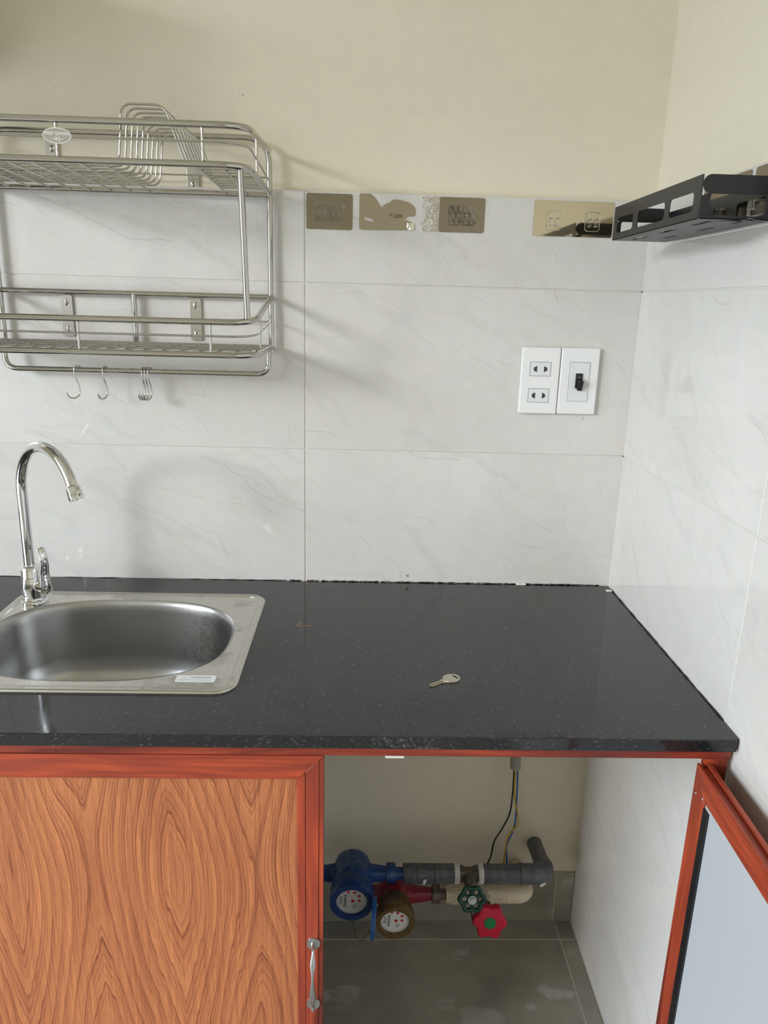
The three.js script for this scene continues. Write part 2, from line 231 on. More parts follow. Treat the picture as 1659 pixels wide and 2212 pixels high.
// left wall with the balcony door standing open
const WZ0 = 0.85, WZ1 = 3.65, WY1 = 2.35, bx = (x0, x1, y0, y1, z0, z1) => new THREE.BoxGeometry(x1 - x0, y1 - y0, z1 - z0).translate((x0 + x1) / 2, (y0 + y1) / 2, (z0 + z1) / 2);
struct('wall_left', merge(bx(RX - TH, RX, 0, RH, -TH, WZ0), bx(RX - TH, RX, 0, RH, WZ1, RZ + TH), bx(RX - TH, RX, WY1, RH, WZ0, WZ1)), plainWall);
struct('door_1', merge(bx(RX - 0.1, RX - 0.04, WY1 - 0.05, WY1, WZ0, WZ1), bx(RX - 0.1, RX - 0.04, 0, WY1 - 0.05, WZ0, WZ0 + 0.05), bx(RX - 0.1, RX - 0.04, 0, WY1 - 0.05, WZ1 - 0.05, WZ1)), satin);
struct('wall_front', new THREE.BoxGeometry(-RX + 2 * TH, RH, TH).translate(RX / 2, RH / 2, RZ + TH / 2), plainWall);

// unseen cupboard-shaped box, added left of frame to shade the plaster above the rack
{
  const greyPaint = M({ color: rgb(112, 114, 106), roughness: 0.6 });
  const t = thing('shadow_caster', 'added grey cupboard shape left of the dish rack, unseen, casting shade on the plaster', 'cupboard', [-1.4, 1.685, -WT]);
  part(t, 'caster_box', uvm(rbox(0.48, 0.175, 0.36, 0.003, 0, 0.0875, 0.18), 'x'), greyPaint); const d = part(t, 'door', uvm(rbox(0.476, 0.166, 0.018, 0.003, 0, 0.085, 0.3695), 'x'), greyPaint); part(d, 'knob', ball(0.012, 1, 1, 1, 0, 0.04, 0.388), satin);
}
// ------------------------------------------------------------------ countertop
const CY = 0.8205, CZ = 0.548, CX0 = -1.75, SC = [-0.9, 0.27], SA = 0.199, SB = 0.149, SN = 2.6;
const superP = (a, k = 1, da = 0) => { const c = Math.cos(a), s = Math.sin(a), p = 2 / SN; return [SC[0] + Math.sign(c) * Math.abs(c) ** p * (SA * k + da), SC[1] + Math.sign(s) * Math.abs(s) ** p * (SB * k + da)]; };
{
  const s = poly([[CX0, 0.0006], [-0.0012, 0.0006], [-0.0012, CZ - 0.006], [-0.0045, CZ], [CX0, CZ]]), hole = new THREE.Path();
  for (let i = 0; i <= 72; i++) { const [x, z] = superP(-i / 72 * Math.PI * 2, 1, 0.008); i ? hole.lineTo(x, z) : hole.moveTo(x, z); }
  s.holes.push(hole);
  const g = extr(s, 0.018, 0.0012, 12, 2).rotateX(Math.PI / 2).translate(0, CY, 0);
  const gg = uvm(g, 'z', 1.75, 0), gp = gg.attributes.position, gu = gg.attributes.uv; gg.computeVertexNormals(); for (let i = 0; i < gp.count; i++) if (gg.attributes.normal.getZ(i) > 0.6) gu.setY(i, 0.557 + gp.getY(i) - (CY - 0.018));
  const top = thing('countertop', 'black speckled granite worktop running along the tiled wall to the right corner', 'countertop', [-0.9, CY - 0.018, 0.27]);
  part(top, 'slab', local(gg, top), granite);
  const r = rng(9), bead = (a, b, n, r0) => { const pts = []; for (let i = 0; i <= n; i++) pts.push(V(mix(a[0], b[0], i / n), a[1] + (r() - 0.5) * 0.0012, mix(a[2], b[2], i / n))); const q = pts.map(() => r0 * (0.35 + r() * 1.1)); return sweep(pts, (t) => q[Math.round(t * n)], 6); };
  const tar = M({ color: rgb(24, 24, 26), roughness: 0.5 });
  part(top, 'sealant_bead', local(bead([-1.7, CY + 0.0004, 0.0006], [-0.64, CY + 0.0004, 0.0006], 60, 0.0007), top), tar);
  for (const [a, b] of [[-0.635, -0.612], [-0.6, -0.578], [-0.572, -0.46], [-0.455, -0.185], [-0.165, -0.02]]) part(top, 'sealant_bead', local(bead([a, CY + 0.001, 0.001], [b, CY + 0.001, 0.001], Math.ceil((b - a) * 240), 0.0011), top), tar, 'uneven black sealant along the wall');
  part(top, 'sealant_bead', local(bead([-0.0016, CY + 0.0005, 0.02], [-0.0016, CY + 0.0005, 0.5], 40, 0.0014), top), tar);
  for (const q of [[0.02, 0.004, 0.006, 0.0018, -0.176, CY + 0.0015, 0.003], [0.012, 0.003, 0.007, 0.0014, -0.0075, CY + 0.001, 0.03]]) part(top, 'filler', local(rbox(...q), top), tape, 'whitish filler blob in the joint');
}
// ------------------------------------------------------------------ sink
{
  const sink = thing('sink', 'stainless steel drop in sink with an oval bowl set in the black worktop', 'sink', [SC[0], CY, SC[1]]);
  const x0 = -1.113, x1 = -0.667, z0 = 0.083, z1 = 0.448, s = rrect(x0 + 0.004, z0 + 0.004, x1 - 0.004, z1 - 0.004, 0.03), hole = new THREE.Path();
  for (let i = 0; i <= 96; i++) { const [x, z] = superP(-i / 96 * Math.PI * 2, 1, 0.0004); i ? hole.lineTo(x, z) : hole.moveTo(x, z); }
  s.holes.push(hole);
  const ring = (d, r, y) => sweep(rrect(x0 + d, z0 + d, x1 - d, z1 - d, 0.034 - d).getPoints(10).slice(0, -1).map((p) => V(p.x, y, p.y)), r, 10, true);
  const deck = extr(s, 0.002, 0, 12).rotateX(Math.PI / 2).translate(0, CY + 0.0036, 0);
  part(sink, 'rim', local(uvm(deck, 'x'), sink), sinkMat); part(sink, 'rolled_edge', local(ring(0.0045, [0.0042, 0.0045], CY + 0.0006), sink), stamped);
  part(sink, 'bead', local(ring(0.0135, 0.0011, CY + 0.0035), sink), stamped);
  const prof = [[1.006, 0.0004], [1.0, -0.0004], [0.985, -0.003], [0.972, -0.008], [0.962, -0.02], [0.94, -0.06], [0.915, -0.1], [0.885, -0.122], [0.83, -0.138], [0.74, -0.148], [0.6, -0.152], [0.4, -0.1545], [0.2, -0.157], [0.001, -0.158]], n = 96, pos = [], idx = [], uv = [];
  for (let j = 0; j < prof.length; j++) for (let i = 0; i <= n; i++) { const a = i / n * Math.PI * 2, [x, z] = superP(a, prof[j][0]); pos.push(x, CY + 0.0036 + prof[j][1], z); uv.push(i / n * 1.2, -prof[j][1] + (1 - prof[j][0]) * 0.16); }
  for (let j = 0; j < prof.length - 1; j++) for (let i = 0; i < n; i++) { const a = j * (n + 1) + i, b = a + n + 1; idx.push(a, a + 1, b, b, a + 1, b + 1); }
  const bowl = new THREE.BufferGeometry(); bowl.setAttribute('position', new THREE.Float32BufferAttribute(pos, 3)); bowl.setAttribute('uv', new THREE.Float32BufferAttribute(uv, 2)); bowl.setIndex(idx); bowl.computeVertexNormals();
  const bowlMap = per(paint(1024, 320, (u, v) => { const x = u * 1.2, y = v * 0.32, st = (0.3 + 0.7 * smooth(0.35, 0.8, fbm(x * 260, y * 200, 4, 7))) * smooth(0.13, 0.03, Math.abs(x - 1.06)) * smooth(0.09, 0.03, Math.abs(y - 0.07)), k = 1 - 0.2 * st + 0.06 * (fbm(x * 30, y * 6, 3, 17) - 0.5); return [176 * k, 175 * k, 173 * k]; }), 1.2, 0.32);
  const bowlMat = M({ map: bowlMap, metalness: 1, roughness: 0.3, side: THREE.DoubleSide });  // bowl steel toned darker, standing in for the dim room it mirrors
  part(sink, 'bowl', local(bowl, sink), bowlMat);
  part(sink, 'drain', local(crease(lathe([[0, 0.0], [0.012, 0.0], [0.014, 0.002], [0.03, 0.0015], [0.04, 0.004], [0.043, 0.003], [0.043, -0.01], [0, -0.01]]).translate(SC[0], CY - 0.157, SC[1])), sink), chrome);
  const st = canvasTex(512, 128, (c, w, h) => {
    c.fillStyle = 'rgb(226,228,230)'; c.fillRect(0, 0, w, h); c.fillStyle = 'rgb(40,42,46)'; c.font = 'bold 34px sans-serif'; c.fillText('S-EVERXXX-4476', 190, 52); c.font = '22px sans-serif'; c.fillText('model', 70, 50); c.font = '20px sans-serif'; c.fillText('made genuine of  SUS 304  to the best quality', 44, 96);
  });
  const sg = extr(rrect(-0.0285, -0.0095, 0.0285, 0.0095, 0.003), 0.0004).rotateX(-Math.PI / 2), su = sg.attributes.uv, sp = sg.attributes.position;
  for (let i = 0; i < su.count; i++) su.setXY(i, (sp.getX(i) + 0.0285) / 0.057, (-sp.getZ(i) + 0.0095) / 0.019);
  part(sink, 'sticker', local(sg.translate(-0.7295, CY + 0.0037, 0.409), sink), M({ map: st, roughness: 0.4 }), 'small silver maker sticker');
}
// ------------------------------------------------------------------ faucet
{
  const f = thing('faucet', 'chrome gooseneck faucet standing at the back corner of the sink', 'faucet', [-1.071, CY + 0.0036, 0.139]), lift = (g) => crease(g, 0.7);
  part(f, 'base', lift(lathe([[0, 0], [0.0225, 0], [0.0232, 0.002], [0.0232, 0.005], [0.0222, 0.0075], [0.0192, 0.0095], [0.0182, 0.013], [0, 0.013]])), chrome);
  part(f, 'body', lift(lathe([[0.0175, 0.012], [0.0178, 0.018], [0.0195, 0.026], [0.0198, 0.034], [0.0188, 0.044], [0.0175, 0.05], [0.0172, 0.0505], [0.0172, 0.0515], [0.0176, 0.052], [0.0172, 0.064], [0.0158, 0.069], [0.0125, 0.0715], [0, 0.0715]])), chrome);
  const u = V(Math.cos(R(40)), 0, Math.sin(R(40))), y1 = 1.028 - CY - 0.0036, rho = 0.088, path = [];
  for (let i = 0; i <= 6; i++) path.push(V(-0.0025, mix(0.068, y1, i / 6), 0));
  for (let i = 1; i <= 40; i++) { const a = R(156) * i / 40; path.push(V(-0.0025, y1 + rho * Math.sin(a), 0).addScaledVector(u, rho * (1 - Math.cos(a)))); }
  part(f, 'spout', sweep(path, 0.0092, 24), chrome);
  const e = path[path.length - 1], d = e.clone().sub(path[path.length - 2]).normalize(), aer = lift(lathe([[0.0092, -0.002], [0.0112, 0], [0.0117, 0.0012], [0.0117, 0.018], [0.011, 0.0205], [0.0085, 0.0205], [0.0082, 0.016], [0, 0.016]], 32));
  aer.applyQuaternion(new THREE.Quaternion().setFromUnitVectors(V(0, 1, 0), d)); part(f, 'aerator', aer.translate(e.x, e.y, e.z), chrome);
  const az = R(28), ld = V(Math.cos(az), 0, Math.sin(az)), st = cyl(0.0115, 0.022, 0, 0, 0, 'x', 28); st.rotateY(-az); part(f, 'lever_stem', merge(st.translate(ld.x * 0.022, 0.036, ld.z * 0.022)), chrome);
  const lp = [[0.031, 0.024], [0.034, 0.034], [0.0335, 0.048], [0.0325, 0.062], [0.0345, 0.078], [0.0335, 0.094], [0.029, 0.104], [0.0265, 0.106]].map(([q, y]) => V(ld.x * q, y, ld.z * q)), cv = new THREE.CatmullRomCurve3(lp).getPoints(44);
  const wid = (t) => [mix(0.0118, 0.0074, smooth(0, 0.6, t)) * Math.sqrt(clamp(t / 0.08)) * Math.sqrt(clamp((1 - t) / 0.08)) + 0.0006, 0.0034];
  const lever = new THREE.Group(); lever.name = 'lever'; f.add(lever);
  const pos = sweep(cv, (t) => wid(t), 18); part(lever, 'grip', pos, chrome);
}
// ------------------------------------------------------------------ dish rack
{
  const k = thing('dish_rack', 'two tier stainless wire dish rack screwed to the wall above the sink', 'dish rack', [-0.8975, 1.27, 0]), P = (n, g, m = steel, l) => part(k, n, local(g, k), m, l);
  const L = -1.133, Q = -0.662, ZB = 0.012, r = 0.0048, FU = 0.258, FL = 0.22;
  P('back_frame', wire([[L, 1.262, ZB], [L, 1.612, ZB], [Q, 1.612, ZB], [Q, 1.262, ZB]], r, 0.04, 12));
  const U = (yf, yb, zf, rr = r, rad = 0.042, b = ZB) => wire([[L, yb, b], [L, yf, zf], [Q, yf, zf], [Q, yb, b]], rr, rad, 12);
  P('guard_rail', U(1.580, 1.594, FU)); P('shelf_rail', U(1.530, 1.527, FU)); P('guard_rail', U(1.318, 1.357, FL)); P('shelf_rail', U(1.269, 1.270, FL));
  P('back_rail', wire([[L, 1.524, ZB], [Q, 1.524, ZB]], r)); P('back_rail', wire([[L, 1.357, ZB], [Q, 1.357, ZB]], r)); P('back_rail', wire([[L, 1.270, ZB], [Q, 1.270, ZB]], r));
  P('hanging_bar', wire([[L + 0.004, 1.268, 0.026], [L + 0.004, 1.224, 0.028], [Q - 0.004, 1.224, 0.028], [Q - 0.004, 1.268, 0.026]], r, 0.034, 12));
  P('strut', wire([[Q - 0.012, 1.528, FU - 0.012], [Q - 0.0125, 1.320, FL - 0.012]], r, 0.01, 12)); P('strut', wire([[L + 0.012, 1.528, FU - 0.012], [L + 0.0125, 1.320, FL - 0.012]], r, 0.01, 12));
  P('strut', wire([[-0.902, 1.357, ZB], [-0.902, 1.270, ZB]], r, 0.01, 12));
  P('guard_wire', U(1.5585, 1.546, FU + 0.001, 0.0016, 0.042, 0.01)); P('guard_wire', U(1.297, 1.316, FL + 0.001, 0.0016, 0.042, 0.01)); P('guard_wire', wire([[L, 1.551, 0.015], [Q, 1.551, 0.015]], 0.0014)); P('guard_wire', wire([[L, 1.315, 0.015], [Q, 1.315, 0.015]], 0.0014));
  for (const x of [-1.08, -0.9205, -0.723]) { P('upright', wire([[x, 1.580, FU], [x, 1.530, FU]], 0.0021)); P('upright', wire([[x - 0.006, 1.318, FL], [x - 0.006, 1.269, FL]], 0.0021)); }
  for (const x of [L, Q]) { P('upright', wire([[x, 1.582, 0.165], [x, 1.529, 0.165]], 0.0019)); P('upright', wire([[x, 1.334, 0.16], [x, 1.2695, 0.16]], 0.0019)); }
  // upper shelf: wires along the wall rise into plate loops, wires across carry them
  for (let i = 0; i < 9; i++) {
    const z = mix(0.238, 0.036, i / 8), y = 1.5305, a = -0.842 + 0.0005 * i, h = 0.076;
    P('plate_wire', wire([[L + 0.003, y, z], [a - 0.002, y, z], [a + 0.006, y + h, z], [a + 0.064, y + h, z], [a + 0.091, y, z], [Q - 0.003, y, z]], 0.0016, 0.014, 8));
  }
  for (const x of [-1.095, -1.06, -1.0265, -0.994, -0.961, -0.9275, -0.895, -0.862, -0.7335, -0.698]) P('cross_wire', wire([[x, 1.5275, FU], [x, 1.524, 0.012]], 0.0017));
  for (let i = 0; i < 16; i++) { const x = -1.1185 + i * 0.0283; P('cross_wire', wire([[x, 1.2725, 0.012], [x, 1.2725, FL]], 0.0021)); }
  for (let i = 0; i < 4; i++) { const z = 0.055 + i * 0.045; P('shelf_wire', wire([[L, 1.2755, z], [Q, 1.2755, z]], 0.0016)); }
  // screw plates
  const bracket = (x, y0, y1, zf) => {
    const s = rrect(-0.0103, y0 - (y0 + y1) / 2, 0.0103, y1 - (y0 + y1) / 2, 0.004), hs = (yy) => { const h = new THREE.Path(); h.absellipse(0.001, yy, 0.0024, 0.0055, 0, Math.PI * 2, true); return h; };
    const m = (y1 - y0) / 2; s.holes.push(hs(m - 0.014), hs(-m + 0.012));
    const b = P('bracket', extr(s, 0.0016, 0.0003).translate(x, (y0 + y1) / 2, zf), stamped);
    for (const yy of [m - 0.0115, -m + 0.0125]) {
      const c = crease(lathe([[0, 0.0022], [0.0026, 0.0019], [0.0042, 0.0006], [0.0042, 0], [0, 0]], 18).rotateX(Math.PI / 2)); part(b, 'screw', local(c.translate(x + 0.001, (y0 + y1) / 2 + yy, zf + 0.0016), k), chrome);
      part(b, 'screw_slot', local(merge(rbox(0.0042, 0.0009, 0.0006, 0.0001), rbox(0.0009, 0.0042, 0.0006, 0.0001)).rotateZ(0.4).translate(x + 0.001, (y0 + y1) / 2 + yy, zf + 0.0038), k), darkHole);
    }
  };
  bracket(-1.023, 1.281, 1.352, 0.0022); bracket(-0.797, 1.279, 1.352, 0.0022); bracket(-1.03, 1.529, 1.602, -0.0088); bracket(-0.795, 1.529, 1.602, -0.0088);
  // oval maker's plate wired to the front of the upper guard
  const os = new THREE.Shape(); os.absellipse(0, 0, 0.0188, 0.0102, 0, Math.PI * 2); const og = extr(os, 0.0012, 0.0004, 40);
  const np = P('nameplate', og.rotateX(0.03).rotateY(0.1).translate(-0.918, 1.559, FU + 0.0035), M({ color: rgb(205, 205, 205), metalness: 1, roughness: 0.26 }), 'oval embossed metal nameplate');
  const text = (str, size, x, y) => { const g = new TextGeometry(str, { font, size, depth: 0.0007, curveSegments: 3, bevelEnabled: false }); g.computeBoundingBox(); return g.translate(x - g.boundingBox.max.x / 2, y, 0.001); };
  const os2 = new THREE.Shape(); os2.absellipse(0, 0, 0.0186, 0.01, 0, Math.PI * 2); const hh = new THREE.Path(); hh.absellipse(0, 0, 0.0176, 0.009, 0, Math.PI * 2); os2.holes.push(hh);
  part(np, 'lettering', local(merge(text('HIEP QUANG', 0.0038, 0, 0.0008), text('HQ', 0.0042, 0, -0.0063), cyl(0.0008, 0.0007, -0.0068, -0.0042, 0.00135, 'z', 12), cyl(0.0008, 0.0007, 0.0068, -0.0042, 0.00135, 'z', 12), extr(os2, 0.0006, 0, 40).translate(0, 0, 0.001)).rotateX(0.03).rotateY(0.1).translate(-0.918, 1.559, FU + 0.0035), k), M({ color: rgb(240, 240, 238), metalness: 1, roughness: 0.45 }), 'raised letters and rim');
}
// S hooks on the bar
{
  const y = 1.224, z = 0.028, c = [];
  const H0 = thing('s_hook', '', 'hook', [0, 0, 0]), pts = [];
  for (let i = 0; i <= 14; i++) { const a = R(-50) + R(230) * i / 14; pts.push(V(0, 0.0068 * Math.sin(a), -0.0068 * Math.cos(a))); }
  pts.push(V(0.0005, -0.012, 0.006), V(0.001, -0.024, 0.0015));
  for (let i = 0; i <= 14; i++) { const a = R(180) + R(185) * i / 14; pts.push(V(0.001, -0.038 + 0.0115 * Math.sin(a), 0.011 + 0.0115 * Math.cos(a) - 0.0115 + 0.0115)); }
  const hook = part(H0, 'hook_wire', sweep(new THREE.CatmullRomCurve3(pts).getPoints(70), 0.0013, 8), steel); hook.name = 'hook_wire';
  const spots = [[-1.0035, 38, 'first steel hook from the left on the bar under the dish rack'], [-0.9555, 66, 'second steel hook from the left on the bar, hanging alone'], [-0.888, 76, 'left hook of the three bunched together on the rack bar'], [-0.8825, 72, 'middle hook of the three bunched together on the rack bar'], [-0.8765, 66, 'right hook of the three bunched together on the rack bar']];
  spots.forEach(([x, t, l], i) => { const o = i ? H0.clone() : H0; if (i) { o.name = numbered('s_hook'); scene.add(o); } o.userData = { label: l, category: 'hook', group: 'steel hooks hanging on the dish rack bar' }; o.position.set(x, y, z); o.rotation.y = R(t - 90); });
}
// ------------------------------------------------------------------ things stuck to the tiles
function clearHook(p, x, y, w = 0.026, h = 0.032, reach = 0) {                           // transparent pad with two hook prongs
  const pad = part(p, 'hook_pad', extr(rrect(-w / 2, -h / 2, w / 2, h / 2, 0.006), 0.0026, 0.0008).translate(x, y, 0.0009), clear, 'clear plastic hook pad');
  for (const d of [-0.0055, 0.0055]) part(pad, 'prong', merge(rbox(0.0046, 0.0018, 0.0065 + reach, 0.0006, x + d, y + 0.0035, 0.0045 + reach / 2), rbox(0.0046, 0.0115, 0.0014, 0.0005, x + d, y - 0.0025, 0.0074 + reach), rbox(0.0046, 0.0016, 0.003, 0.0005, x + d, y - 0.0078, 0.0062 + reach)), clear);
}
function stickPlate(label, x0, y0, x1, y1, mat, hooks, turn, at, r = 0.004, reach = 0) {
  const t = thing('adhesive_hook_plate', label, 'wall hook', at ?? [(x0 + x1) / 2, (y0 + y1) / 2, 0.0003]); if (turn) t.rotation.y = turn;
  const w = x1 - x0, h = y1 - y0; part(t, 'plate', extr(rrect(-w / 2, -h / 2, w / 2, h / 2, r), 0.0009, 0.0002), mat);
  for (const [x, y] of hooks) clearHook(t, x, y, 0.026, 0.032, reach); return t;
}
stickPlate('brown square adhesive plate nearest the dish rack with two clear hooks', -0.601, 1.473, -0.521, 1.531, bronze, [[-0.0125, 0.001], [0.0125, 0.001]]);
stickPlate('brown square adhesive plate right of the torn one with two clear hooks', -0.371, 1.4745, -0.2915, 1.5315, bronze, [[-0.0125, -0.001], [0.0125, -0.001]]);
stickPlate('wide shiny bronze adhesive plate beside the black wall shelf', -0.2055, 1.473, -0.0655, 1.5315, mirrorBronze, [[-0.034, -0.004], [0.034, -0.004]], 0, null, 0.003);
{
  const t = thing('torn_adhesive_plate', 'torn brown adhesive film with a ragged edge and a curled silver corner', 'adhesive film', [-0.46, 1.504, 0.0003]), o = [-0.46, 1.504], rr = rng(31);
  const raw = [[-0.509, 1.5315], [-0.506, 1.533], [-0.491, 1.533], [-0.485, 1.529], [-0.478, 1.521], [-0.474, 1.514], [-0.469, 1.512], [-0.464, 1.517], [-0.457, 1.52], [-0.45, 1.525], [-0.438, 1.5245], [-0.425, 1.521], [-0.416, 1.516], [-0.4125, 1.511], [-0.412, 1.5], [-0.417, 1.4975], [-0.424, 1.4985], [-0.431, 1.4935], [-0.425, 1.4915], [-0.419, 1.489], [-0.415, 1.485], [-0.414, 1.4765], [-0.425, 1.4755], [-0.505, 1.474], [-0.509, 1.478]];
  const pts = []; raw.forEach((p, i) => { const q = raw[(i + 1) % raw.length]; pts.push([p[0] - o[0], p[1] - o[1]]); if (i > 2 && i < 21) pts.push([mix(p[0], q[0], 0.5) - o[0] + (rr() - 0.5) * 0.002, mix(p[1], q[1], 0.5) - o[1] + (rr() - 0.5) * 0.002]); });
  const s = poly(pts), h = new THREE.Path(); [[-0.501, 1.4955], [-0.485, 1.4915], [-0.485, 1.487], [-0.5, 1.4905]].forEach(([x, y], i) => (i ? h.lineTo(x - o[0], y - o[1]) : h.moveTo(x - o[0], y - o[1]))); s.holes.push(h);
  part(t, 'film', extr(s, 0.0006), M({ color: rgb(176, 166, 146), metalness: 1, roughness: 0.33 }));
  const flap = (pl, z) => { const sh = new THREE.PlaneGeometry(pl[2], pl[3], 9, 6), p = sh.attributes.position; for (let i = 0; i < p.count; i++) { const x = p.getX(i), y = p.getY(i); p.setXYZ(i, x + pl[0] - o[0] + (rr() - 0.5) * 0.0006, y + pl[1] - o[1], z * (0.5 + 0.5 * Math.cos(x / pl[2] * 5 + y / pl[3] * 2)) + 0.0007 + rr() * 0.0009); } sh.computeVertexNormals(); return flat(sh); };
  part(t, 'curled_flap', flap([-0.4455, 1.4985, 0.022, 0.0055], 0.0032), M({ color: rgb(150, 136, 112), metalness: 1, roughness: 0.35, side: THREE.DoubleSide }));
  part(t, 'crumpled_corner', flap([-0.4195, 1.4815, 0.013, 0.0115], 0.002), M({ color: rgb(228, 224, 214), metalness: 1, roughness: 0.12, side: THREE.DoubleSide }), 'crumpled silver corner of film');
  const gs = []; for (let i = 0; i < 520; i++) { const x = -0.3725 - 0.027 * rr() ** 1.7, y = 1.474 + 0.058 * rr(), q = 0.00035 + 0.0011 * rr() ** 4; gs.push(ball(q, 1 + rr() * 1.2, 0.8 + rr() * 0.8, 0.3, x, y, 0.0001, 6, 4)); }
  const res = new THREE.Mesh(merge(gs).translate(0.39, -1.503, 0), M({ color: rgb(186, 174, 150), roughness: 0.85 })); res.name = 'adhesive_residue'; res.position.set(-0.39, 1.503, 0); scene.add(res); tag(res, 'crumbly beige glue residue on the tile beside the torn film', 'glue residue', null, 'stuff');
}
{
  const r = rng(41), mat = M({ color: rgb(132, 116, 94), roughness: 0.9 });
  const specks = (name, label, marks, z) => {
    const gs = []; for (const [x, y, q] of marks) for (let i = 0; i < (q > 0.0022 ? 5 : 2); i++) gs.push(ball(q * (0.2 + 0.35 * r()), 1 + r(), 0.6 + r(), 0.15, x + (r() - 0.5) * q * 2.4, y + (r() - 0.5) * q * 1.6, 0, 7, 5));
    const m = new THREE.Mesh(merge(gs), mat); m.name = name; m.position.z = z; scene.add(m); tag(m, label, 'specks', null, 'stuff');
  };
  specks('plaster_specks', 'tiny brown chips and specks on the cream plaster above the dish rack', [[-0.707, 1.681, 0.0014], [-0.7, 1.688, 0.0008], [-0.968, 1.688, 0.001], [-1.018, 1.684, 0.0016], [-0.927, 1.681, 0.0012], [-0.725, 1.684, 0.0011], [-0.17, 1.752, 0.0006], [-0.33, 1.755, 0.0007], [-0.375, 1.608, 0.0006]], -WT + 0.0002);
  specks('tile_specks', 'tiny brown specks of dirt on the white tiles beside the switch', [[-0.402, 0.834, 0.0026], [-0.083, 1.157, 0.0014], [-0.086, 1.152, 0.0016], [-0.23, 1.079, 0.001], [-0.455, 1.063, 0.0008]], 0.0002);
}
// socket and switch plates
function wallPlate(name, label, cat, x0, x1, y0, y1) { const t = thing(name, label, cat, [(x0 + x1) / 2, (y0 + y1) / 2, 0.0002]), w = x1 - x0, h = y1 - y0; part(t, 'cover_plate', extr(rrect(-w / 2, -h / 2, w / 2, h / 2, 0.0034), 0.009, 0.0024, 6, 3), whitePlastic); return t; }
{
  const t = wallPlate('wall_socket', 'white double wall socket plate left of the black toggle breaker', 'socket', -0.2085, -0.1378, 1.162, 1.2825);
  for (const y of [0.0215, -0.0265]) {
    part(t, 'insert_edge', rbox(0.0384, 0.0256, 0.0006, 0.0002, -0.0005, y, 0.0091), darkHole);
    const s = rrect(-0.0186, -0.0122, 0.0186, 0.0122, 0.0006), ins = part(t, 'socket_insert', extr(s, 0.0014, 0.0002).translate(-0.0005, y, 0.0086), insertPlastic);
    for (const d of [-1, 1]) { const hs = new THREE.Shape(); hs.moveTo(0, -0.0052); hs.lineTo(0.0018, -0.0052); hs.lineTo(0.0018, 0.0052); hs.lineTo(0, 0.0052); hs.lineTo(0, 0.004); hs.absarc(0, 0, 0.0044, Math.PI / 2, Math.PI * 1.5); hs.lineTo(0, -0.0052); const g = extr(hs, 0.0003); if (d > 0) g.rotateY(Math.PI); part(ins, 'pin_hole', g.translate(-0.0005 + d * 0.0082, y, 0.0101), darkHole); }
  }
  const b = wallPlate('wall_switch', 'white wall plate with a black toggle breaker right of the double socket', 'switch', -0.1365, -0.0658, 1.1625, 1.283);
  part(b, 'insert_edge', rbox(0.0372, 0.0712, 0.0006, 0.0002, 0, -0.0005, 0.0091), darkHole);
  const ins = part(b, 'breaker_face', rbox(0.0362, 0.0702, 0.0026, 0.0004, 0, -0.0005, 0.0091), insertPlastic);
  const tg = part(b, 'toggle', merge(rbox(0.0126, 0.027, 0.004, 0.0008, -0.0005, 0.0015, 0.0108), rbox(0.0094, 0.019, 0.012, 0.0016).rotateX(0.42).translate(0.0009, -0.0052, 0.0155)), blackPlastic, 'black breaker toggle');
  const on = canvasTex(64, 64, (c) => { c.fillStyle = 'rgb(24,26,30)'; c.fillRect(0, 0, 64, 64); c.fillStyle = 'rgb(190,200,205)'; c.font = 'bold 30px sans-serif'; c.fillText('ON', 8, 42); });
  part(tg, 'marking', new THREE.BoxGeometry(0.005, 0.005, 0.0004).translate(-0.0004, 0.0078, 0.0129), M({ map: on, roughness: 0.4 }));
}
